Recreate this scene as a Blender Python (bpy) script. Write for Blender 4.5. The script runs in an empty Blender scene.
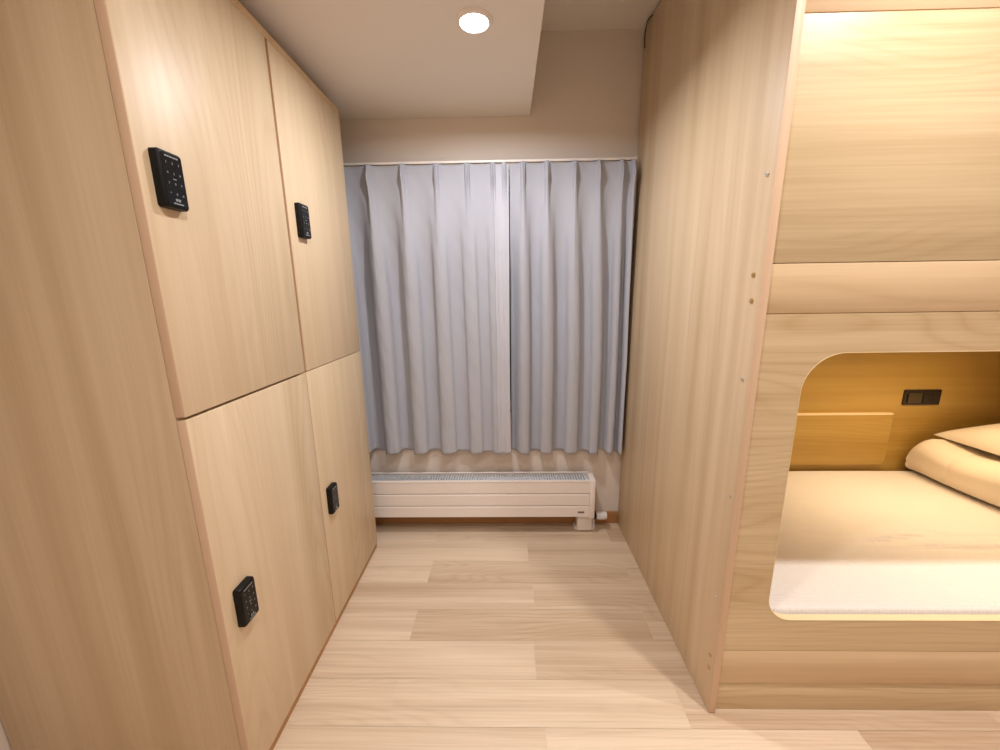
import bpy, bmesh, math, random
from mathutils import Vector, Matrix
random.seed(7)
SC = bpy.context.scene
COL = SC.collection

# ------------------------------------------------------------------ camera
FPX, PITCH, YAW, ROLL = 386.216, 0.209025, -0.0198015, -0.013895
cp, sp, cy, sy, cr, sr = math.cos(PITCH), math.sin(PITCH), math.cos(YAW), math.sin(YAW), math.cos(ROLL), math.sin(ROLL)
fw = Vector((sy*cp, cy*cp, -sp)); rt = Vector((cy, -sy, 0)); up = rt.cross(fw)
rt2 = cr*rt + sr*up; up2 = -sr*rt + cr*up
cam_data = bpy.data.cameras.new('camera')
cam_data.sensor_width = 36; cam_data.lens = FPX*36/1000; cam_data.clip_start = 0.02
cam = bpy.data.objects.new('camera', cam_data); COL.objects.link(cam)
cam.matrix_world = Matrix(((rt2.x, up2.x, -fw.x, 0), (rt2.y, up2.y, -fw.y, 0), (rt2.z, up2.z, -fw.z, 1.3), (0, 0, 0, 1)))
SC.camera = cam

# ------------------------------------------------------------------ world, exposure
wd = bpy.data.worlds.new('night'); SC.world = wd; wd.use_nodes = True
wd.node_tree.nodes['Background'].inputs[0].default_value = (0.05, 0.07, 0.12, 1)
wd.node_tree.nodes['Background'].inputs[1].default_value = 0.15
SC.view_settings.view_transform = 'Standard'
SC.view_settings.look = 'None'
SC.view_settings.exposure = 0.22
SC.view_settings.gamma = 1.0
SC.view_settings.use_curve_mapping = False

# ------------------------------------------------------------------ main dimensions (metres)
AX = -0.694      # plane of the locker doors
BX = 0.6214      # aisle face of the bunk's side panel
FY = 0.9776      # front of the bunk
WY = 2.0124      # window wall
SOFZ, CEILZ, SOFX = 2.106, 2.444, 0.116
XL, XR, YN = -1.345, 2.74, -1.7

# ------------------------------------------------------------------ visible and inferred lamps, plus three added fills (housings are built below)
W_MAIN, W_ENTRY, W_BUNK, W_NEAR_FILL, W_REAR_FILL = 9.0, 8.0, 4.0, 5.5, 6.5
DOWNLIGHTS = [(-0.09, 1.36, SOFZ, W_MAIN, (0.97, 0.98, 1.0), 'round white recessed downlight glowing in the dropped ceiling above the aisle'),
              (0.90, 0.60, CEILZ, W_ENTRY, (1.0, 0.95, 0.90), 'round recessed downlight in the high ceiling before the bunk front'),
              (2.00, 0.60, CEILZ, W_ENTRY, (1.0, 0.95, 0.90), 'round recessed fill downlight added unseen at the far end of the bunk front'),  # second bunk-front lamp, unseen, added for more bounce light
              (-0.09, 0.42, SOFZ, W_NEAR_FILL, (1.0, 0.97, 0.94), 'round recessed fill downlight added unseen above the near end of the aisle'),  # unseen fill lamp, added to brighten the aisle
              (-0.30, -0.80, SOFZ, W_REAR_FILL, (1.0, 0.97, 0.94), 'round recessed fill downlight added unseen in the dropped ceiling behind the viewer')]  # fill lamp added behind the camera for overall brightness
for x, y, z, w, colr, lab in DOWNLIGHTS:
    ld = bpy.data.lights.new('downlight_beam', 'AREA'); ld.shape = 'DISK'; ld.size = 0.080
    ld.energy = w; ld.color = colr; ld.spread = math.radians(172 if z < 2.2 else 118)
    lo = bpy.data.objects.new('downlight_beam', ld); COL.objects.link(lo); lo.location = (x, y, z-0.016)
ld = bpy.data.lights.new('bunk_lamp_glow', 'AREA'); ld.shape = 'RECTANGLE'; ld.size = 0.9; ld.size_y = 0.03
ld.energy = W_BUNK; ld.color = (1.0, 0.75, 0.44); ld.spread = math.radians(115)
lo = bpy.data.objects.new('bunk_lamp_glow', ld); COL.objects.link(lo); lo.location = (1.80, 1.58, 1.205)

# ------------------------------------------------------------------ materials
def s2l(c):
    return tuple(((v/255)/12.92 if v/255 <= 0.04045 else ((v/255+0.055)/1.055)**2.4) for v in c) + (1,)
def newmat(name):
    m = bpy.data.materials.new(name); m.use_nodes = True
    return m, m.node_tree, m.node_tree.nodes['Principled BSDF']
def nd(t, kind, **kw):
    n = t.nodes.new(kind)
    for k, v in kw.items(): setattr(n, k, v)
    return n
def plain(name, rgb, rough=0.5, metal=0.0, bump=0.0, bscale=200, var=0.0, sheen=0.0, spec=0.5):
    m, t, b = newmat(name)
    b.inputs['Roughness'].default_value = rough; b.inputs['Metallic'].default_value = metal
    b.inputs['Specular IOR Level'].default_value = spec
    if sheen: b.inputs['Sheen Weight'].default_value = sheen
    tc = nd(t, 'ShaderNodeTexCoord')
    n = nd(t, 'ShaderNodeTexNoise'); n.inputs['Scale'].default_value = 2.5; n.inputs['Detail'].default_value = 3
    t.links.new(tc.outputs['Object'], n.inputs['Vector'])
    mx = nd(t, 'ShaderNodeMix', data_type='RGBA')
    c = s2l(rgb); mx.inputs['A'].default_value = c
    mx.inputs['B'].default_value = tuple(v*(1-max(var, 0.02)) for v in c[:3]) + (1,)
    t.links.new(n.outputs['Fac'], mx.inputs['Factor']); t.links.new(mx.outputs['Result'], b.inputs['Base Color'])
    if bump:
        n2 = nd(t, 'ShaderNodeTexNoise'); n2.inputs['Scale'].default_value = bscale; n2.inputs['Detail'].default_value = 2
        t.links.new(tc.outputs['Object'], n2.inputs['Vector'])
        bp = nd(t, 'ShaderNodeBump'); bp.inputs['Strength'].default_value = bump; bp.inputs['Distance'].default_value = 0.002
        t.links.new(n2.outputs['Fac'], bp.inputs['Height']); t.links.new(bp.outputs['Normal'], b.inputs['Normal'])
    return m
def math_(t, op, a, b=None):
    n = nd(t, 'ShaderNodeMath', operation=op)
    for i, v in enumerate((a, b)):
        if v is None: continue
        if isinstance(v, (int, float)): n.inputs[i].default_value = v
        else: t.links.new(v, n.inputs[i])
    return n.outputs[0]
def wood(name, light, dark, axis, seed=0.0, ring=0.5, band=0.8, fibre=0.5, ringscale=3.0, rough=0.42, along=0.10, rings=9.0, warp=0.5, attr=None, coat=0.0):
    """laminate wood: stretched noise contours (growth rings), broad bands and fine fibres along one axis"""
    m, t, b = newmat(name)
    b.inputs['Roughness'].default_value = rough
    if coat: b.inputs['Coat Weight'].default_value = coat; b.inputs['Coat Roughness'].default_value = 0.3
    tc = nd(t, 'ShaderNodeTexCoord'); oi = nd(t, 'ShaderNodeObjectInfo')
    def noise(scale, al, detail, off, dist=0.0, rgh=0.5):
        mp = nd(t, 'ShaderNodeMapping')
        s = [scale]*3; s[axis] = scale*al
        mp.inputs['Scale'].default_value = s
        mp.inputs['Location'].default_value = (seed+off, seed*1.7+off, seed*0.6+off*2)
        t.links.new(tc.outputs['Object'], mp.inputs['Vector'])
        ad = nd(t, 'ShaderNodeVectorMath', operation='ADD'); t.links.new(mp.outputs[0], ad.inputs[0])
        cb = nd(t, 'ShaderNodeCombineXYZ')
        src = math_(t, 'MULTIPLY', oi.outputs['Random'], 31.0)
        if attr:
            at = nd(t, 'ShaderNodeAttribute', attribute_name=attr); src = math_(t, 'MULTIPLY', at.outputs['Fac'], 57.0)
        for k in range(3): t.links.new(src, cb.inputs[k])
        t.links.new(cb.outputs[0], ad.inputs[1])
        n = nd(t, 'ShaderNodeTexNoise'); n.inputs['Scale'].default_value = 1.0
        n.inputs['Detail'].default_value = detail; n.inputs['Distortion'].default_value = dist; n.inputs['Roughness'].default_value = rgh
        t.links.new(ad.outputs[0], n.inputs['Vector']); return n.outputs['Fac']
    n1 = noise(ringscale, along, 1.5, 3.1, 0.0)
    sx = nd(t, 'ShaderNodeSeparateXYZ'); t.links.new(tc.outputs['Object'], sx.inputs[0])
    oth = [sx.outputs[k] for k in range(3) if k != axis]
    across = math_(t, 'MULTIPLY', math_(t, 'ADD', oth[0], oth[1]), rings)
    ph = math_(t, 'ADD', across, math_(t, 'MULTIPLY', n1, rings*warp))
    saw = math_(t, 'POWER', math_(t, 'PINGPONG', ph, 1.0), 2.5)
    gate = nd(t, 'ShaderNodeMapRange'); gate.inputs['From Min'].default_value = 0.40; gate.inputs['From Max'].default_value = 0.60
    t.links.new(noise(2.2, 0.25, 1.0, 9.0), gate.inputs['Value'])
    r_ = math_(t, 'MULTIPLY', math_(t, 'MULTIPLY', saw, gate.outputs[0]), ring)
    bd = math_(t, 'MULTIPLY', math_(t, 'SUBTRACT', noise(13.0, 0.03, 2.5, 5.7, 0, .6), 0.5), band*2)
    fb = math_(t, 'MULTIPLY', math_(t, 'SUBTRACT', noise(160.0, 0.015, 2.0, 1.3), 0.5), fibre)
    f = math_(t, 'ADD', math_(t, 'ADD', math_(t, 'ADD', 0.35, r_), bd), fb)
    if attr: f = math_(t, 'ADD', f, math_(t, 'MULTIPLY', math_(t, 'SUBTRACT', at_out(t, attr), 0.5), 0.6))
    cl = nd(t, 'ShaderNodeClamp'); t.links.new(f, cl.inputs[0])
    mx = nd(t, 'ShaderNodeMix', data_type='RGBA')
    mx.inputs['A'].default_value = s2l(light); mx.inputs['B'].default_value = s2l(dark)
    t.links.new(cl.outputs[0], mx.inputs['Factor']); t.links.new(mx.outputs['Result'], b.inputs['Base Color'])
    bp = nd(t, 'ShaderNodeBump'); bp.inputs['Strength'].default_value = 0.06; bp.inputs['Distance'].default_value = 0.001
    t.links.new(noise(420.0, 0.06, 2.0, 2.2), bp.inputs['Height']); t.links.new(bp.outputs['Normal'], b.inputs['Normal'])
    return m
def at_out(t, attr):
    return nd(t, 'ShaderNodeAttribute', attribute_name=attr).outputs['Fac']
def emit(name, rgb, k):
    m, t, b = newmat(name)
    b.inputs['Base Color'].default_value = (0.8, 0.8, 0.8, 1)
    b.inputs['Emission Color'].default_value = tuple(rgb)+(1,); b.inputs['Emission Strength'].default_value = k
    return m

WL, WD = (230, 208, 178), (200, 172, 134)
M = dict(
    wall=plain('plaster_wall', (230, 218, 208), 0.85, bump=0.15, bscale=260),
    ceil=plain('ceiling_paper', (236, 228, 220), 0.85, bump=0.12, bscale=320),
    door=wood('maple_laminate_upright', WL, WD, 2, 1.0, ring=.34, band=.55, fibre=.4, ringscale=3.4, along=.20, rings=55, warp=.7, rough=.44),
    side=wood('maple_laminate_side', (226, 203, 172), (196, 167, 130), 2, 4.0, ring=.28, band=.8, fibre=.45, ringscale=3.0, along=.12, rings=60, warp=.6, rough=.45),
    board=wood('maple_laminate_lengthwise', (229, 207, 170), (193, 163, 120), 0, 8.0, ring=.30, band=.6, fibre=.7, ringscale=4.0, along=.24, rings=70, warp=.42, rough=.42),
    rail=wood('maple_laminate_rail', (232, 204, 168), (204, 170, 128), 0, 12.0, ring=.25, band=.6, fibre=.45, along=.12, rings=70, rough=.42),
    band=wood('edge_band_wood', (230, 200, 172), (212, 176, 144), 2, 2.0, ring=.1, band=.3, fibre=.5, rough=.5),
    back=wood('bunk_back_wood', (192, 158, 84), (164, 126, 50), 0, 15.0, ring=.22, band=.8, fibre=.3, ringscale=5, along=.12, rings=60, rough=.4),
    pale=plain('pale_band_and_lit_edge', (240, 218, 176), 0.4),  # hatch banding; also paints the lit top edge of the pocket
    floor=wood('oak_plank_floor', (229, 207, 182), (191, 163, 134), 0, 20.0, ring=.22, band=.9, fibre=1.0, ringscale=6.0, along=.15, rings=90, rough=.42, attr='tone'),
    skirt=wood('skirting_wood', (190, 140, 90), (160, 112, 66), 0, 25.0, ring=.1, rough=.5),
    black=plain('black_plastic', (3, 3, 3), 0.42, spec=.3),
    gloss=plain('black_keypad_face', (2, 2, 2), 0.25, spec=.3),
    print=plain('white_print', (140, 142, 146), 0.5),
    curtain=plain('grey_curtain_cloth', (180, 182, 193), 0.85, bump=0.25, bscale=900, sheen=.2, spec=.2),
    hem=plain('curtain_turned_edge', (190, 192, 203), 0.7, bump=0.25, bscale=900, sheen=.3, spec=.3),
    white=plain('white_enamel', (242, 234, 229), 0.38),
    grille=plain('grey_metal_fins', (222, 222, 226), 0.35),
    knob=plain('white_valve_plastic', (232, 228, 226), 0.35),
    chrome=plain('steel', (215, 212, 206), 0.3, metal=.7),
    brass=plain('brass', (205, 168, 110), 0.3, metal=.7),
    dark=plain('dark_brown_plastic', (26, 16, 10), 0.3),
    socket=plain('brown_switch_rocker', (62, 50, 26), 0.3),
    greym=plain('grey_badge', (120, 114, 112), 0.4, metal=.4),
    glass=None, lens=emit('lit_lens', (1, .97, .93), 14.0), warm=emit('lit_bunk_lens', (1, .62, .25), 3.0),
)
m, t, b = newmat('window_glass'); b.inputs['Transmission Weight'].default_value = 1.0; b.inputs['Roughness'].default_value = 0.02; b.inputs['IOR'].default_value = 1.2
M['glass'] = m
# woven cotton of the bedding: fine waffle bump
def cloth(name, rgb, sc=260, strength=.35, wr=0.0):
    m = plain(name, rgb, 0.9, sheen=.15, spec=.15)
    t = m.node_tree; b = t.nodes['Principled BSDF']; tc = nd(t, 'ShaderNodeTexCoord')
    hs = []
    for ax in ('X', 'Y'):
        w = nd(t, 'ShaderNodeTexWave', bands_direction=ax); w.inputs['Scale'].default_value = sc/6.28; w.inputs['Distortion'].default_value = .6
        t.links.new(tc.outputs['Object'], w.inputs['Vector']); hs.append(w.outputs['Fac'])
    h = math_(t, 'MULTIPLY', hs[0], hs[1])
    bp = nd(t, 'ShaderNodeBump'); bp.inputs['Strength'].default_value = strength; bp.inputs['Distance'].default_value = 0.003
    t.links.new(h, bp.inputs['Height']); last = bp
    if wr:
        mp = nd(t, 'ShaderNodeMapping'); mp.inputs['Scale'].default_value = (2.2, 9, 5); t.links.new(tc.outputs['Object'], mp.inputs['Vector'])
        n = nd(t, 'ShaderNodeTexNoise'); n.inputs['Scale'].default_value = 1.0; n.inputs['Detail'].default_value = 3; n.inputs['Distortion'].default_value = .5
        t.links.new(mp.outputs[0], n.inputs['Vector'])
        b2 = nd(t, 'ShaderNodeBump'); b2.inputs['Strength'].default_value = wr; b2.inputs['Distance'].default_value = .02
        t.links.new(n.outputs['Fac'], b2.inputs['Height']); t.links.new(bp.outputs['Normal'], b2.inputs['Normal']); last = b2
    t.links.new(last.outputs['Normal'], b.inputs['Normal'])
    return m
M['hem'] = cloth('curtain_turned_edge_cloth', (196, 197, 208), 900, .15, .35)
M['sheet'] = cloth('mattress_sheet', (236, 229, 224), 165, .55, .25)
M['cotton'] = cloth('bedding_cotton', (238, 224, 204), 1400, .2, .12)

# ------------------------------------------------------------------ mesh builder (world coordinates in, origin subtracted on build)
class MB:
    def __init__(s): s.bm = bmesh.new()
    def box(s, lo, hi, bev=0.0, mi=0, seg=2):
        bm = bmesh.new(); bmesh.ops.create_cube(bm, size=1)
        for v in bm.verts: v.co = Vector([lo[k] + (v.co[k]+.5)*(hi[k]-lo[k]) for k in range(3)])
        if bev: bmesh.ops.bevel(bm, geom=bm.edges[:], offset=bev, segments=seg, profile=.5, affect='EDGES')
        return s.add(bm, mi)
    def cyl(s, p0, p1, r, seg=24, bev=0.0, mi=0, r2=None):
        p0, p1 = Vector(p0), Vector(p1); d = p1-p0
        bm = bmesh.new(); bmesh.ops.create_cone(bm, cap_ends=True, segments=seg, radius1=r, radius2=r if r2 is None else r2, depth=d.length)
        if bev:
            ed = [e for e in bm.edges if any(len(f.verts) > 4 for f in e.link_faces)]
            bmesh.ops.bevel(bm, geom=ed, offset=bev, segments=2, profile=.5, affect='EDGES')
        bm.transform(Matrix.Translation((p0+p1)/2) @ d.to_track_quat('Z', 'Y').to_matrix().to_4x4())
        return s.add(bm, mi)
    def lathe(s, prof, c, seg=40, mi=0):
        bm = bmesh.new(); rs = []
        for r, z in prof:
            rs.append([bm.verts.new((c[0]+r*math.cos(2*math.pi*k/seg), c[1]+r*math.sin(2*math.pi*k/seg), c[2]+z)) for k in range(seg)])
        for a, b2 in zip(rs, rs[1:]):
            for k in range(seg): bm.faces.new((a[k], a[(k+1) % seg], b2[(k+1) % seg], b2[k]))
        bmesh.ops.remove_doubles(bm, verts=bm.verts[:], dist=1e-6)
        bmesh.ops.recalc_face_normals(bm, faces=bm.faces[:])
        return s.add(bm, mi)
    def prism(s, loops, plane, d0, d1, mi=0):
        """outline loops (first outer, others holes) as 2D points; plane 'xz' extrudes along y, 'xy' along z, 'yz' along x"""
        bm = bmesh.new()
        def P(a, b2, d): return {'xz': (a, d, b2), 'xy': (a, b2, d), 'yz': (d, a, b2)}[plane]
        ed = []
        for lp in loops:
            vs = [bm.verts.new(P(a, b2, d0)) for a, b2 in lp]
            for k in range(len(vs)): ed.append(bm.edges.new((vs[k], vs[(k+1) % len(vs)])))
        bmesh.ops.triangle_fill(bm, edges=ed, use_beauty=True)
        r = bmesh.ops.extrude_face_region(bm, geom=bm.faces[:])
        dv = Vector(P(0, 0, d1))-Vector(P(0, 0, d0))
        for v in r['geom']:
            if isinstance(v, bmesh.types.BMVert): v.co += dv
        bmesh.ops.recalc_face_normals(bm, faces=bm.faces[:])
        return s.add(bm, mi)
    def add(s, bm, mi=0):
        for f in bm.faces: f.material_index = mi
        me = bpy.data.meshes.new('tmp'); bm.to_mesh(me); bm.free(); s.bm.from_mesh(me); bpy.data.meshes.remove(me)
        return s
    def build(s, name, mats, parent=None, smooth=True, origin=None):
        me = bpy.data.meshes.new(name)
        o = bpy.data.objects.new(name, me); COL.objects.link(o)
        if parent is not None:
            base = Vector((0, 0, 0)); p = parent
            while p is not None: base += p.location; p = p.parent
            o.parent = parent
            off = base
            if origin is not None: o.location = Vector(origin)-base; off = Vector(origin)
        else:
            off = Vector(origin) if origin is not None else Vector((0, 0, 0)); o.location = off
        bmesh.ops.translate(s.bm, verts=s.bm.verts[:], vec=-off)
        s.bm.to_mesh(me); s.bm.free()
        for mm in (mats if isinstance(mats, (list, tuple)) else [mats]): me.materials.append(mm)
        if smooth:
            me.polygons.foreach_set('use_smooth', [True]*len(me.polygons))
            try: me.set_sharp_from_angle(angle=math.radians(35))
            except Exception: pass
        return o
def tag(o, label, cat, group=None):
    o['label'] = label; o['category'] = cat
    if group: o['group'] = group
    return o
def struct(o): o['kind'] = 'structure'; return o
def thing(name, loc, label, cat, group=None):
    o = bpy.data.objects.new(name, None); o.empty_display_size = .05; COL.objects.link(o); o.location = loc
    return tag(o, label, cat, group)
def rrect(x0, x1, z0, z1, r, n=10, rb=None):
    """rounded rectangle, corner radius r on top and rb at the bottom"""
    rb = r if rb is None else rb; pts = []
    for cx, cz, a0, rr in ((x1-r, z1-r, 0, r), (x0+r, z1-r, 90, r), (x0+rb, z0+rb, 180, rb), (x1-rb, z0+rb, 270, rb)):
        for k in range(n+1):
            a = math.radians(a0+90*k/n); pts.append((cx+rr*math.cos(a), cz+rr*math.sin(a)))
    return pts
def text_bm(s, size, depth=0.0004):
    cu = bpy.data.curves.new('t', 'FONT'); cu.body = s; cu.size = size; cu.extrude = depth; cu.align_x = 'CENTER'; cu.align_y = 'CENTER'; cu.resolution_u = 2
    ob = bpy.data.objects.new('t', cu); COL.objects.link(ob); bpy.context.view_layer.update()
    me = bpy.data.meshes.new_from_object(ob.evaluated_get(bpy.context.evaluated_depsgraph_get()))
    bm = bmesh.new(); bm.from_mesh(me)
    bpy.data.objects.remove(ob); bpy.data.curves.remove(cu); bpy.data.meshes.remove(me)
    return bm

# ------------------------------------------------------------------ the setting
# floor: planks running across the aisle, 0.15 m wide, half-bonded
fm = bmesh.new(); tone = fm.faces.layers.float.new('tone')
W, L = 0.15, 0.936
r0 = -27
k = r0
rnd = random.Random(3)
while True:
    y1 = 1.832 - W*0 + W*2 - W*(k-r0); y0 = y1-W
    if y1 < YN: break
    row = k-r0-2
    off = 0.096 if row % 2 == 0 else -0.384
    off += rnd.uniform(-.012, .012)
    i0 = math.floor((XL-off)/L); x = off+i0*L
    while x < XR:
        xa, xb, ya, yb = max(x, XL), min(x+L, XR), max(y0, YN), min(y1, WY)
        if xb > xa and yb > ya:
            g = 0.0004
            vs = [fm.verts.new(p) for p in ((xa+g, ya+g, 0), (xb-g, ya+g, 0), (xb-g, yb-g, 0), (xa+g, yb-g, 0))]
            f = fm.faces.new(vs); f[tone] = rnd.random()
        x += L
    k += 1
me = bpy.data.meshes.new('floor')
bmesh.ops.translate(fm, verts=fm.verts[:], vec=(0, 0, 0))
# the board body below, so the floor has thickness and the joints a bottom
base = bmesh.new(); bmesh.ops.create_cube(base, size=1)
for v in base.verts: v.co = Vector((XL+(v.co.x+.5)*(XR-XL), YN+(v.co.y+.5)*(WY-YN), -0.05+(v.co.z+.5)*0.0485))
tmp = bpy.data.meshes.new('tmp'); base.to_mesh(tmp); base.free(); fm.from_mesh(tmp)
fm.to_mesh(me); fm.free(); me.materials.append(M['floor'])
struct(bpy.data.objects.new('floor', me)); COL.objects.link(bpy.data.objects['floor'])

# window wall with its opening (hidden behind the curtains, seen through the gaps)
WX0, WX1, WZ0, WZ1 = -0.98, 0.56, 0.66, 1.80
mb = MB().prism([[(XL, 0), (XR, 0), (XR, CEILZ), (XL, CEILZ)], [(WX0, WZ0), (WX1, WZ0), (WX1, WZ1), (WX0, WZ1)]], 'xz', WY, WY+.16)
struct(mb.build('wall_far', M['wall'], smooth=False))
struct(MB().box((XL-.1, YN-.1, 0), (XL, WY+.16, CEILZ)).build('wall_left', M['wall'], smooth=False))
struct(MB().box((XR, YN-.1, 0), (XR+.1, WY+.16, CEILZ)).build('wall_right', M['wall'], smooth=False))
struct(MB().box((XL, YN-.1, 0), (XR, YN, CEILZ)).build('wall_near', M['wall'], smooth=False))
struct(MB().box((XL-.1, YN-.1, CEILZ), (XR+.1, WY+.16, CEILZ+.1)).build('ceiling', M['ceil'], smooth=False))
struct(MB().box((XL, YN, SOFZ), (SOFX, WY, CEILZ), bev=.002).build('trim_1', M['ceil'], smooth=False))      # dropped ceiling
struct(MB().box((XL, WY-.012, 0), (BX+.0, WY, 0.072), bev=.003).build('baseboard_far', M['skirt']))
wr = struct(thing('window_1', ((WX0+WX1)/2, WY+.07, WZ0), '', ''))
for kk in ('label', 'category'): del wr[kk]
fr = MB()
for a, b2 in (((WX0, WZ0), (WX1, WZ0+.045)), ((WX0, WZ1-.045), (WX1, WZ1)), ((WX0, WZ0+.045), (WX0+.045, WZ1-.045)), ((WX1-.045, WZ0+.045), (WX1, WZ1-.045)), ((-.235, WZ0+.045), (-.185, WZ1-.045))):
    fr.box((a[0], WY+.05, a[1]), (b2[0], WY+.10, b2[1]), bev=.003)
fr.build('window_frame', M['white'], wr)
for a, b2 in ((WX0+.045, -.235), (-.185, WX1-.045)):
    MB().box((a, WY+.072, WZ0+.045), (b2, WY+.078, WZ1-.045)).build('pane', M['glass'], wr, smooth=False)

# ------------------------------------------------------------------ downlights
def downlight(x, y, z, label):
    t_ = thing('downlight', (x, y, z), label, 'ceiling light', 'recessed ceiling downlights')
    MB().lathe([(.040, -.001), (.044, -.009), (.052, -.006), (.056, -.0005), (.040, -.0005), (.040, -.001)], (x, y, z)).build('trim_ring', M['white'], t_)
    MB().lathe([(.0, -.012), (.015, -.0115), (.028, -.010), (.0395, -.006), (.0395, -.0005), (0, -.0005)], (x, y, z)).build('lens', M['lens'], t_)
for x, y, z, w, colr, lab in DOWNLIGHTS: downlight(x, y, z, lab)

# ------------------------------------------------------------------ lockers
LY0, LYM, LY1, LTOP, LMID = 0.782, 1.292, 1.797, 2.060, 1.043
TH = 0.032
lk = thing('locker_cabinet', ((AX-1.30)/2-.15, (LY0+LY1)/2, 0), 'tall pale wooden locker block with four doors and black keypads left of the aisle', 'locker')
XB = XL+.004
MB().box((XB, LY0+.001, 0), (AX-.0225, LY0+TH, LTOP), bev=.0012).build('side_panel', M['side'], lk)
MB().box((XB, LY1-.018, 0), (AX-.021, LY1, LTOP-.022), bev=.001).build('side_panel', M['side'], lk)
MB().box((XB, LY0, LTOP-.0215), (AX-.002, LY1, LTOP), bev=.001).build('top_board', M['rail'], lk)
MB().box((XB, LYM-.012, .03), (AX-.021, LYM+.012, LTOP-.022), bev=.001).build('divider', M['rail'], lk)
MB().box((XB, LY0+TH, LMID-.012), (AX-.022, LY1-.018, LMID+.012), bev=.001).build('shelf', M['rail'], lk)
MB().box((XB+.3, LY0+TH, 0), (AX-.003, LY1-.004, .022), bev=.001).build('plinth', M['skirt'], lk)
MB().box((XB, LY0+TH, .03), (XB+.006, LY1-.018, LTOP-.022)).build('back_board', M['side'], lk)

key_mesh = None
def keypad(door, y, z):
    """black push-button lock: y, z its centre on the door face"""
    global key_mesh
    if key_mesh is None:
        mb = MB()
        # body: outline with rounded corners, sloping shoulders towards the face
        bm = bmesh.new(); layers = []
        for xx, ins, r in ((0, 0, .006), (.014, 0, .006), (.0175, .002, .006), (.019, .0045, .005)):
            layers.append([bm.verts.new((xx, a, b2)) for a, b2 in rrect(-.0295+ins, .0295-ins, -.0545+ins, .0545-ins, r, 5)])
        for a, b2 in zip(layers, layers[1:]):
            for k in range(len(a)): bm.faces.new((a[k], a[(k+1) % len(a)], b2[(k+1) % len(a)], b2[k]))
        bm.faces.new(layers[-1]); bm.faces.new(layers[0][::-1])
        bmesh.ops.recalc_face_normals(bm, faces=bm.faces[:]); mb.add(bm, 0)
        mb.prism([rrect(-.0245, .0245, -.0495, .0495, .004, 5)], 'yz', .0188, .0194, 1)
        rot = Matrix(((0, 0, 1, 0), (1, 0, 0, 0), (0, 1, 0, 0), (0, 0, 0, 1)))
        keys = '123456789*0#'
        for i, ch in enumerate(keys):
            r_, c_ = divmod(i, 3)
            bm = text_bm(ch, .0066)
            bm.transform(Matrix.Translation((.0196, (c_-1)*.0150, .032-r_*.0195)) @ rot); mb.add(bm, 2)
        mb.box((.0192, -.004, .0015), (.0198, .004, .0032), mi=2)
        for q, (y0, w) in enumerate(((-.016, .005), (-.0098, .004), (-.0046, .005), (.0016, .003), (.0058, .004), (.011, .005))):
            mb.box((.0192, y0, .0425), (.0198, y0+w, .0455), mi=2)
        mb.box((.0192, -.006, -.0402), (.0198, -.0012, -.0352), mi=2); mb.box((.0192, .0002, -.0402), (.0198, .006, -.0352), mi=2)
        for q, (y0, w) in enumerate(((-.012, .004), (-.0072, .005), (-.0014, .003), (.0024, .004), (.0072, .005))):
            mb.box((.0192, y0, -.0462), (.0198, y0+w, -.0434), mi=2)
        o = mb.build('keypad_lock', [M['black'], M['gloss'], M['print']], None)
        key_mesh = o.data; bpy.data.objects.remove(o)
    o = bpy.data.objects.new('keypad_lock', key_mesh); COL.objects.link(o); o.parent = door
    base = door.location + door.parent.location
    o.location = Vector((AX, y, z))-base
    o['label'] = 'black keypad lock with small white digits'
def door(y0, y1, z0, z1, ky, kz):
    o = MB().box((AX-.0215, y0, z0), (AX, y1, z1), bev=.0013).build('door', M['door'], lk, origin=(AX-.010, (y0+y1)/2, z0))
    MB().box((AX-.0210, y0-.0008, z0+.0015), (AX-.0008, y0+.001, z1-.0015), bev=.0003).build('edge_band', M['band'], o)['label'] = 'pinkish door edge strip'
    keypad(o, ky, kz)
g = .0025
door(LY0+.0008, LYM-.007, LMID+.0035, LTOP-.024, .842, 1.533)
door(LYM+.007, LY1-.0005, LMID+.0015, LTOP-.024, 1.373, 1.546)
door(LY0+.0008, LYM-.0025, .026, LMID-.0035, .850, .524)
door(LYM+.0025, LY1-.0005, .026, LMID-.0015, 1.362, .527)

# ------------------------------------------------------------------ bunk bed
bk = thing('bunk_bed', (BX+1.03, FY+.5, 0), 'pale wooden bunk bed with a rounded sleeping hatch on the right', 'bunk bed')
PT = 0.0205; BXE = 2.70; BY = FY+.008; BT = .021; BKY = 1.95
sp_ = MB().box((BX, FY+.0006, .002), (BX+PT, WY-.014, 2.425), bev=.0008).build('side_panel', M['side'], bk)
MB().box((BX+.0004, FY-.0006, .0025), (BX+PT-.0004, FY+.001, 2.424), bev=.0004).build('edge_band', M['band'], bk)['label'] = 'pinkish vertical edge strip'
MB().box((BXE, BY, 0), (BXE+.03, WY-.014, 2.425), bev=.001).build('end_panel', M['side'], bk)
X0 = BX+PT
def fb(z0, z1, mt, y=BY, lab=None):
    o = MB().box((X0, y, z0), (BXE, y+BT, z1), bev=.0014).build('front_board', mt, bk)
MB().box((X0, BY+.004, 0), (BXE, BY+.004+BT, .1075), bev=.0014).build('plinth', M['board'], bk)
fb(.109, .2275, M['rail'])
fb(1.2405, 1.3605, M['rail'])
fb(1.362, 1.880, M['board'])
fb(1.8815, 2.25, M['rail'])
OX0, OX1, OZ0, OZ1 = .760, 2.58, .337, 1.141
hole = rrect(OX0, OX1, OZ0, OZ1, .105, 14, .075)
MB().prism([[(X0, .229), (BXE, .229), (BXE, 1.239), (X0, 1.239)], hole], 'xz', BY, BY+BT).build('front_board', M['board'], bk)
inner = rrect(OX0+.0014, OX1-.0014, OZ0+.0014, OZ1-.0014, .1036, 14, .0736)
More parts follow.
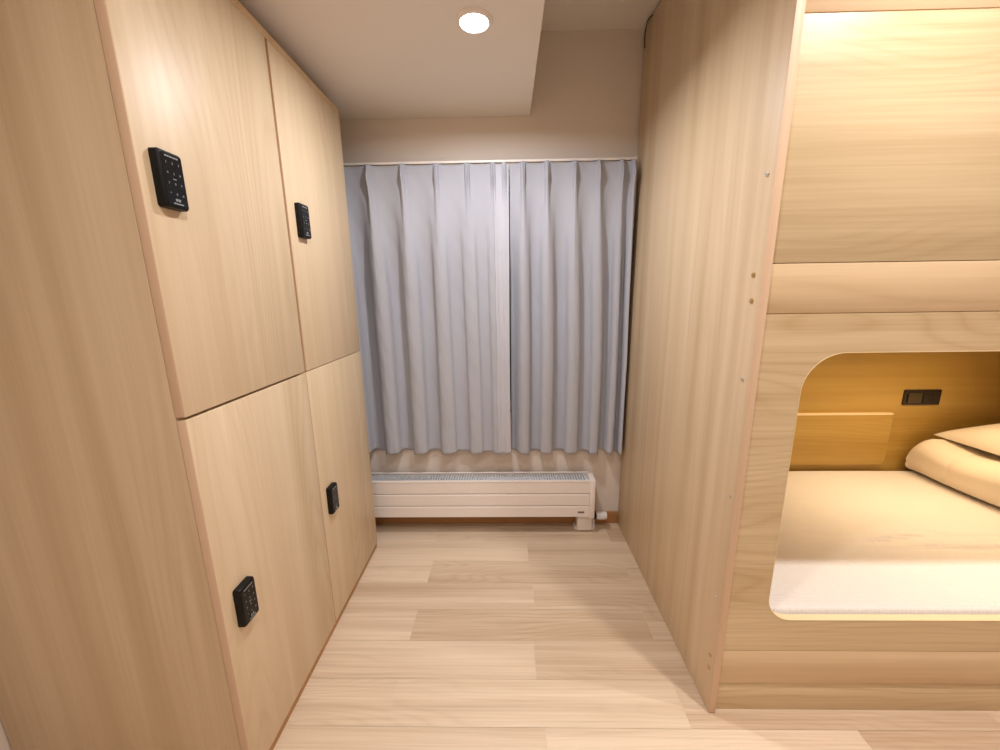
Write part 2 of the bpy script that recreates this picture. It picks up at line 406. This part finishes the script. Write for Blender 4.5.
MB().prism([hole, inner], 'xz', BY-.0008, BY+BT+.0004).build('hatch_rim', M['pale'], bk)['label'] = 'pale edge band round the hatch'
MB().box((X0, BY+BT, .2), (BXE, BKY, .222), bev=.001).build('bed_base', M['side'], bk)
MB().box((X0, BY+BT, 1.26), (BXE, BKY, 1.29), bev=.001).build('upper_base', M['side'], bk)
MB().box((X0, BKY, 0), (BXE, BKY+.018, 2.25), bev=.001).build('back_board', M['back'], bk)
MB().prism([rrect(.95, 1.982, .388, .668, .004, 4, .03)], 'xz', BKY-.018, BKY+.0005).build('storage_pocket', M['back'], bk)
MB().box((.953, BKY-.0188, .6605), (1.981, BKY-.0005, .6695), bev=.0003).build('pocket_lit_edge', M['pale'], bk)  # pale colour stands in for light on the pocket's top edge
# bolts on the aisle side: brass barrel heads and small cover caps
def bolt(y, z, mt, r=.0055):
    MB().cyl((BX+.001, y, z), (BX-.0035, y, z), r, 20, bev=.0012).cyl((BX-.0034, y, z), (BX-.0037, y, z), r*.45, 6).build('bolt', mt, bk)
for y, z, mt, r in ((1.004, 1.567, 'chrome', .0055), (1.012, 1.336, 'brass', .006), (1.007, 1.272, 'brass', .006), (1.006, 1.069, 'chrome', .005),
                 (1.0, .735, 'chrome', .0045), (1.01, .399, 'chrome', .0045), (1.003, .192, 'brass', .0055), (1.003, .146, 'brass', .0055)):
    bolt(y, z, M[mt], r)
# power outlet set in the back board
pl_ = MB().prism([rrect(2.027, 2.211, .709, .789, .004, 4)], 'xz', BKY-.006, BKY+.0005).build('socket_plate', M['dark'], bk)
MB().prism([rrect(2.046, 2.114, .720, .773, .003, 4)], 'xz', BKY-.0105, BKY-.0055).build('switch', M['socket'], pl_)['label'] = 'olive brown rocker switch'
so = MB().prism([rrect(2.124, 2.196, .719, .776, .003, 4)], 'xz', BKY-.008, BKY-.0055)
for zz in (.735, .758): so.box((2.15, BKY-.0086, zz-.006), (2.153, BKY-.0078, zz+.006), mi=1).box((2.166, BKY-.0086, zz-.006), (2.169, BKY-.0078, zz+.006), mi=1)
so.build('socket', [M['dark'], M['black']], pl_)
lp = MB().box((1.33, 1.555, 1.235), (2.27, 1.605, 1.26), bev=.004).build('bunk_lamp', M['white'], bk)
MB().box((1.35, 1.563, 1.2105), (2.25, 1.597, 1.236), bev=.003).build('lens', M['warm'], lp)

# thin dark cable poking out between panel and ceiling at the window end
def tube(name, pts, r, mt, parent=None, seg=10, origin=None):
    cu = bpy.data.curves.new(name, 'CURVE'); cu.dimensions = '3D'; cu.bevel_depth = r; cu.bevel_resolution = 3; cu.resolution_u = 8
    s_ = cu.splines.new('BEZIER'); s_.bezier_points.add(len(pts)-1)
    for bp_, p in zip(s_.bezier_points, pts): bp_.co = p; bp_.handle_left_type = bp_.handle_right_type = 'AUTO'
    ob = bpy.data.objects.new('t', cu); COL.objects.link(ob); bpy.context.view_layer.update()
    me_ = bpy.data.meshes.new_from_object(ob.evaluated_get(bpy.context.evaluated_depsgraph_get()))
    bm = bmesh.new(); bm.from_mesh(me_); bpy.data.objects.remove(ob); bpy.data.curves.remove(cu); bpy.data.meshes.remove(me_)
    mb = MB(); mb.add(bm); return mb.build(name, mt, parent, origin=origin)
cb = tube('cable', [(BX+.012, 1.90, 2.432), (BX-.004, 1.93, 2.434), (BX-.006, 1.962, 2.42), (BX-.005, 1.975, 2.385), (BX-.005, 1.968, 2.345)], .0022, M['dark'], origin=(BX-.005, 1.968, 2.345))
tag(cb, 'thin dark cable end hanging over the bunk side panel by the ceiling', 'cable')

# ------------------------------------------------------------------ bedding
def slab(name, x0, x1, y0, y1, z0, z1, r, mt, nx=60, ny=60, fz=None, parent=None):
    """soft rounded slab: closed grid whose rim is rounded by radius r; fz(u,v,x,y) adds height on top"""
    bm = bmesh.new(); top = []; bot = []
    def warp(u): return u
    for i in range(nx+1):
        rt_, rb_ = [], []
        for j in range(ny+1):
            # parameters pulled towards the rim so the rounding is smooth
            def q(k, n, a, b2):
                s_ = k/n; s_ = .5-.5*math.cos(math.pi*s_) if True else s_
                s_ = .5*s_+.5*(k/n); return a+(b2-a)*s_
            x, y = q(i, nx, x0, x1), q(j, ny, y0, y1)
            dx = max(0, r-(x-x0), r-(x1-x)); dy = max(0, r-(y-y0), r-(y1-y))
            d = min(r, math.hypot(dx, dy)); h = math.sqrt(max(0, r*r-d*d))
            zc0, zc1 = z0+r*.0, z1-r
            mid = (z0+z1)/2; half = (z1-z0)/2
            hh = (half-r)+h if half > r else half*h/r
            e = fz(x, y) if fz else 0
            wgt = h/r
            # squeeze corners inwards so the plan is rounded too
            if dx > 0 and dy > 0:
                cxr = x0+r if x-x0 < r else x1-r; cyr = y0+r if y-y0 < r else y1-r
                dd = math.hypot(x-cxr, y-cyr)
                if dd > 1e-9:
                    m_ = max(abs(x-cxr), abs(y-cyr)); f_ = m_/dd
                    x, y = cxr+(x-cxr)*f_, cyr+(y-cyr)*f_
                    d = m_; h = math.sqrt(max(0, r*r-d*d)); hh = (half-r)+h if half > r else half*h/r; wgt = h/r
            rt_.append(bm.verts.new((x, y, mid+hh+e*wgt))); rb_.append(bm.verts.new((x, y, mid-hh)))
        top.append(rt_); bot.append(rb_)
    for i in range(nx):
        for j in range(ny):
            bm.faces.new((top[i][j], top[i+1][j], top[i+1][j+1], top[i][j+1]))
            bm.faces.new((bot[i][j], bot[i][j+1], bot[i+1][j+1], bot[i+1][j]))
    for i in range(nx):
        bm.faces.new((bot[i][0], bot[i+1][0], top[i+1][0], top[i][0])); bm.faces.new((top[i][ny], top[i+1][ny], bot[i+1][ny], bot[i][ny]))
    for j in range(ny):
        bm.faces.new((top[0][j], top[0][j+1], bot[0][j+1], bot[0][j])); bm.faces.new((bot[nx][j], bot[nx][j+1], top[nx][j+1], top[nx][j]))
    bmesh.ops.remove_doubles(bm, verts=bm.verts[:], dist=1e-5); bmesh.ops.recalc_face_normals(bm, faces=bm.faces[:])
    mb = MB(); mb.add(bm)
    o = mb.build(name, mt, parent, origin=((x0+x1)/2, (y0+y1)/2, z0))
    o.data.polygons.foreach_set('use_smooth', [True]*len(o.data.polygons))
    return o
def mat_h(x, y):
    w = 0
    # shallow creases of the sheet towards the front, running along the bed
    for x0, y0, x1, y1, a, wd_ in ((1.25, 1.335, 1.75, 1.37, -.0045, .010), (1.35, 1.295, 2.1, 1.30, -.004, .010), (1.15, 1.39, 1.5, 1.345, -.0025, .012), (1.45, 1.40, 2.2, 1.335, -.003, .014), (1.6, 1.43, 1.75, 1.36, -.003, .02)):
        t_ = max(0, min(1, (x-x0)/(x1-x0))); yc = y0+(y1-y0)*t_+.006*math.sin(x*17)
        e = math.sin(math.pi*t_)
        w += 1.5*a*e*(math.exp(-((y-yc)/wd_)**2)-.9*math.exp(-((y-yc-.016)/wd_)**2))
    return w + .0015*math.sin(x*5+y*3)
mt_ = slab('mattress', X0+.004, BXE-.004, BY+BT+.003, BKY-.006, .222, .352, .022, M['sheet'], 170, 120, mat_h)
tag(mt_, 'mattress in a cream textured sheet inside the rounded bunk hatch', 'mattress')
# folded duvet: two soft layers wrapped round a fold on the left edge
def duvet():
    bm = bmesh.new(); n, my = 56, 150; y0, y1 = 1.03, BKY-.03
    rows = []
    for j in range(my+1):
        v = j/my; y = y0+(y1-y0)*v
        endr = min(1, min(v, 1-v)/.07); endr = math.sqrt(max(0, 1-(1-endr)**2))
        row = []
        xl = 2.082+.018*math.sin(v*5.2+.6)
        zt = .190+.012*math.sin(v*7)+.010*math.sin(v*13+1); zt *= (.55+.45*endr)
        for i in range(n+1):
            u = i/n       # bottom right -> left fold -> top right
            if u < .38: a = u/.38; x, z = BXE-.02-(BXE-.02-xl-.10)*a, 0
            elif u < .62:
                a = (u-.38)/.24*math.pi; x = xl+.10-(.10)*math.sin(a)**.8; z = zt*(.5-.5*math.cos(a))
            else: a = (u-.62)/.38; x = xl+.10+(BXE-.02-xl-.10)*a; z = zt+.006*math.sin(a*math.pi)+.004*math.sin(x*23+y*9)
            # slight waist between the two folded layers
            if .38 < u < .62: x += .010*math.exp(-((z/zt-.48)/.10)**2)
            if i > n*.38: x += .004*math.exp(-((y-1.73)/.010)**2); z -= .003*math.exp(-((y-1.73)/.010)**2)*(u > .6)
            row.append(bm.verts.new((x, y, .3545+z)))
        rows.append(row)
    for j in range(my):
        for i in range(n): bm.faces.new((rows[j][i], rows[j][i+1], rows[j+1][i+1], rows[j+1][i]))
        bm.faces.new((rows[j][n], rows[j][0], rows[j+1][0], rows[j+1][n]))
    bm.faces.new(rows[0][::-1]); bm.faces.new(rows[-1])
    bmesh.ops.recalc_face_normals(bm, faces=bm.faces[:])
    mb = MB(); mb.add(bm); o = mb.build('folded_duvet', M['cotton'], origin=(2.4, 1.5, .351))
    return tag(o, 'cream folded duvet lying on the mattress under the pillow', 'duvet')
duvet()
def pillow(x0, x1, y0, y1, z, h, tilt):
    bm = bmesh.new(); n = 40; top = []; bot = []
    cx, cyy = (x0+x1)/2, (y0+y1)/2
    for i in range(n+1):
        a_, b_ = [], []
        for j in range(n+1):
            u, v = 2*i/n-1, 2*j/n-1
            u2, v2 = math.sin(u*math.pi/2), math.sin(v*math.pi/2)
            e = max(0, (1-abs(u2)**2.6)*(1-abs(v2)**2.6))**.5
            pin = 1-.07*(1-abs(v2)**2)*abs(u2)**3*0 - .05*abs(u2)*abs(v2)
            x = cx+(x1-x0)/2*u2*(1-.05*(1-v2*v2)); y = cyy+(y1-y0)/2*v2*(1-.04*(1-u2*u2))
            wr = .004*math.sin(x*31+y*19)*e+.003*math.sin(y*47-x*11)*e
            zz = z+tilt*(x-x0)
            a_.append(bm.verts.new((x, y, zz+.02+h*.62*e+wr+.003))); b_.append(bm.verts.new((x, y, zz+.02-h*.02*e)))
        top.append(a_); bot.append(b_)
    for i in range(n):
        for j in range(n):
            bm.faces.new((top[i][j], top[i+1][j], top[i+1][j+1], top[i][j+1])); bm.faces.new((bot[i][j], bot[i][j+1], bot[i+1][j+1], bot[i+1][j]))
    for i in range(n):
        bm.faces.new((bot[i][0], bot[i+1][0], top[i+1][0], top[i][0])); bm.faces.new((top[i][n], top[i+1][n], bot[i+1][n], bot[i][n]))
        bm.faces.new((top[0][i], top[0][i+1], bot[0][i+1], bot[0][i])); bm.faces.new((bot[n][i], bot[n][i+1], top[n][i+1], top[n][i]))
    bmesh.ops.recalc_face_normals(bm, faces=bm.faces[:])
    mb = MB(); mb.add(bm); o = mb.build('pillow', M['cotton'], origin=(cx, cyy, z))
    o.data.polygons.foreach_set('use_smooth', [True]*len(o.data.polygons))
    return tag(o, 'cream pillow resting on top of the folded duvet', 'pillow')
pillow(2.175, 2.68, 1.20, 1.905, .541, .185, .03)

# ------------------------------------------------------------------ curtains
RZ, RY = 1.887, 1.945
rail = thing('curtain_rail', (-.1, RY, RZ), 'slim white curtain rail running across the window wall', 'curtain rail')
MB().box((-1.0, RY-.009, RZ), (.596, RY+.009, RZ+.011), bev=.0015).build('rail_profile', M['white'], rail)
for bx in (-.9, -.2, .45): MB().box((bx-.012, RY+.004, RZ+.0085), (bx+.012, WY, RZ+.0125), bev=.001).box((bx-.012, WY-.003, RZ-.02), (bx+.012, WY, RZ+.02), bev=.001).build('bracket', M['white'], rail)
MB().box((.592, RY-.011, RZ-.002), (.600, RY+.011, RZ+.013), bev=.0015).build('end_cap', M['white'], rail)

def curtain(label, pleats, hem, xe0, xe1, ztop, zbot, seed, amp=.031, ams=None, strip_from=None, yoff=0.0):
    """pleats: x of the pinch pleats at the top; hem: x of the same ridges at the bottom"""
    kx = 1.012; pleats = [v*kx for v in pleats]; hem = [v*kx for v in hem]
    rnd = random.Random(seed)
    nz, npp = 90, 54
    bm = bmesh.new(); cols = []
    P = [xe0]+list(pleats)+[xe1]; H = [xe0]+list(hem)+[xe1]
    keys = []                                                   # (segment, t) samples; t=0 on a ridge, 0.5 in the valley
    for s_ in range(len(P)-1):
        for k in range(npp): keys.append((s_, k/npp-.82*math.sin(2*math.pi*k/npp)/(2*math.pi)))
    keys.append((len(P)-2, 1.0))
    ph = [rnd.uniform(0, 6.28) for _ in P]; am = ams or [rnd.uniform(.85, 1.15) for _ in P]
    for s_, t_ in keys:
        col = []
        first, last = s_ == 0, s_ == len(P)-2
        for j in range(nz+1):
            v = j/nz; z = ztop+(zbot-ztop)*v
            d = ztop-z
            e = min(1, max(0, (d-.02)/.62)); e = e*e*(3-2*e)*.75+.25*min(1, d/1.4)      # fold depth opens downwards
            e2 = min(1, d/.9)
            xa = P[s_]+(H[s_]-P[s_])*e2; xb = P[s_+1]+(H[s_+1]-P[s_+1])*e2
            Lx = xb-xa
            th = t_*2*math.pi
            if first: th = math.pi+t_*math.pi                   # the outer half folds end flat
            if last: th = t_*math.pi*(1 if strip_from is None else .4)
            a = amp*am[s_]*(.10+.90*e)
            c = math.cos(th)
            yy = RY-.012+yoff - a*c + a*.95*e
            # S-curve shift makes the sides of each fold steep
            bsh = 1.0*min(Lx/(4*math.pi), .016)*e*(1 if not (first or last) else .5)
            tt = t_
            x = xa+Lx*tt+bsh*math.sin(2*th)
            x += .0035*e*math.sin(3.1*z+ph[s_])*(1-abs(c))
            # pinch pleats: three narrow tucks standing forward on the top 8 cm
            for xp in pleats:
                xr = xp+(H[P.index(xp)]-xp)*e2
                if abs(x-xr) < .09:
                    dx_ = x-xr
                    g1 = math.exp(-max(0, d-.06)/.05)*(.55+.45*min(1, d/.05))
                    yy -= .022*g1*(math.exp(-((dx_-.006)/.0036)**2)+math.exp(-((dx_+.006)/.0036)**2)+.9*math.exp(-(dx_/.0026)**2))
                    w_ = .006+.030*min(1, max(0, d-.05)/.7)
                    yy -= .016*min(1, .4+d/.10)*math.exp(-max(0, d-.05)/.55)*math.exp(-(dx_/w_)**2)*am[P.index(xp)]
            yy += .0010*math.sin(z*13+ph[s_]*2+x*60)*e2+.0006*math.sin(z*47+x*90+ph[s_])
            yy = min(yy, WY-.010)
            zz = z + (.004*math.sin(x*40) if j == nz else 0) - (0.004*(1-math.cos(th))*.0)
            if j == 0: zz += -.006*(1-c)*.5                      # top edge sags between hooks
            col.append(bm.verts.new((x, yy, zz)))
        cols.append(col)
    strip = bmesh.new(); cs = len(cols) if strip_from is None else strip_from*npp
    for q, (a, b2) in enumerate(zip(cols, cols[1:])):
        if q < cs:
            for j in range(nz): bm.faces.new((a[j], a[j+1], b2[j+1], b2[j]))
    if strip_from is not None:
        sv = [[strip.verts.new(v_.co) for v_ in c_] for c_ in cols[cs:]]
        for a, b2 in zip(sv, sv[1:]):
            for j in range(nz): strip.faces.new((a[j], a[j+1], b2[j+1], b2[j]))
        for c_ in cols[cs+1:]:
            for v_ in c_: bm.verts.remove(v_)
    bmesh.ops.recalc_face_normals(bm, faces=bm.faces[:])
    mb = MB(); mb.add(bm)
    o = mb.build('curtain', M['curtain'], origin=((xe0+xe1)/2, RY, zbot))
    o.data.polygons.foreach_set('use_smooth', [True]*len(o.data.polygons))
    so_ = o.modifiers.new('thickness', 'SOLIDIFY'); so_.thickness = .0012
    tag(o, label, 'curtain', 'grey pleated curtains')
    if strip_from is not None:
        mb = MB(); mb.add(strip); h_ = mb.build('side_hem', M['hem'], o)
        h_.data.polygons.foreach_set('use_smooth', [True]*len(h_.data.polygons)); h_['label'] = 'paler turned side hem'
        so_ = h_.modifiers.new('thickness', 'SOLIDIFY'); so_.thickness = .0016
    else: strip.free()
    return o
curtain('wider grey pinch-pleated curtain on the left beside the lockers', [-.93, -.775, -.626, -.471, -.316, -.175, -.057, -.007], [-.94, -.775, -.615, -.465, -.315, -.165, -.052, -.002], -1.0, .014, RZ-.004, .457, 3, ams=[1.25, 1.25, 1.3, 1.2, 1.0, .75, .5, .10, .10], strip_from=7)
curtain('narrower grey curtain on the right, bunched against the bunk panel', [.079, .188, .314, .422, .525, .577], [.085, .20, .335, .455, .54, .594], .019, .604, RZ-.003, .452, 5, amp=.031, yoff=.004)

# ------------------------------------------------------------------ radiator
RX0, RX1, RF, RB = -.93, .462, 1.892, 1.985
ra = thing('radiator', (-.2, 1.94, 0), 'low white panel radiator with slatted front under the curtains', 'radiator')
zt, zb = .3215, .105
zs = [zb+.002, .1755, .2465, zt]
for k in range(3):
    # each slat leans back a little at its top and has a pale lip
    pr = [(RF+.006, zs[k]+.001), (RF, zs[k]+.003), (RF, zs[k+1]-.008), (RF+.004, zs[k+1]-.003), (RF+.014, zs[k+1]-.001), (RF+.014, zs[k]+.001)]
    MB().prism([pr], 'yz', RX0, RX1-.030).build('front_slat', M['white'], ra)
MB().prism([[(RF-.002, zt-.006), (RF-.001, zt), (RF+.012, zt), (RF+.012, zt-.006)]], 'yz', RX0, RX1-.01).build('top_rail', M['white'], ra)
MB().box((RX0, RB-.004, zb+.02), (RX1-.02, RB, zt+.010), bev=.001).box((RX0, RB-.012, zt+.004), (RX1-.02, RB, zt+.010), bev=.001).build('rear_panel', M['white'], ra)
fin = MB()
nf = 94
for k in range(nf):
    x = RX0+.02+(RX1-.05-RX0-.02)*k/(nf-1)
    fin.box((x-.0016, RF+.014, zb+.03), (x+.0016, RB-.006, zt-.001))
fin.box((RX0+.01, RF+.014, zt-.030), (RX1-.03, RB-.005, zt-.024))
fin.build('fin_grille', M['grille'], ra, smooth=False)['label'] = 'row of grey metal fins'
cap = MB().box((RX1-.029, RF-.004, zb-.004), (RX1, RB, zt+.002), bev=.004)
cap.build('end_cap', M['white'], ra)
MB().box((RX0-.028, RF-.004, zb-.03), (RX0, RB, zt+.002), bev=.004).build('end_cap', M['white'], ra)
for fx in (RX1-.046, RX0+.1):
    MB().box((fx-.040, RF+.022, .012), (fx+.040, RB-.004, zb+.02), bev=.004).box((fx-.050, RF+.048, 0), (fx+.056, RB+.010, .016), bev=.004).build('foot', M['white'], ra)
MB().box((RX1-.090, RF-.0015, zb+.027), (RX1-.056, RF+.001, zb+.037), bev=.0008).build('badge', M['greym'], ra)['label'] = 'small grey name badge'
va = MB().cyl((RX1+.0, 1.945, .085), (RX1+.006, 1.945, .085), .013, 20, bev=.001).build('valve', M['knob'], ra)
MB().cyl((RX1+.006, 1.945, .085), (RX1+.022, 1.945, .085), .019, 24, bev=.002).build('collar', M['black'], va)
kn = MB().cyl((RX1+.022, 1.945, .085), (RX1+.080, 1.945, .085), .0195, 24, bev=.004, r2=.021)
for q in range(12):
    a = q*math.pi/6; kn.box((RX1+.030, 1.945+.0205*math.cos(a)-.0012, .085+.0205*math.sin(a)-.0012), (RX1+.072, 1.945+.0205*math.cos(a)+.0012, .085+.0205*math.sin(a)+.0012), bev=.0005)
kn.build('knob', M['knob'], va)
MB().cyl((RX1+.006, 1.945, .08), (RX1+.012, 1.945, 0), .007, 16).build('pipe', M['knob'], ra)
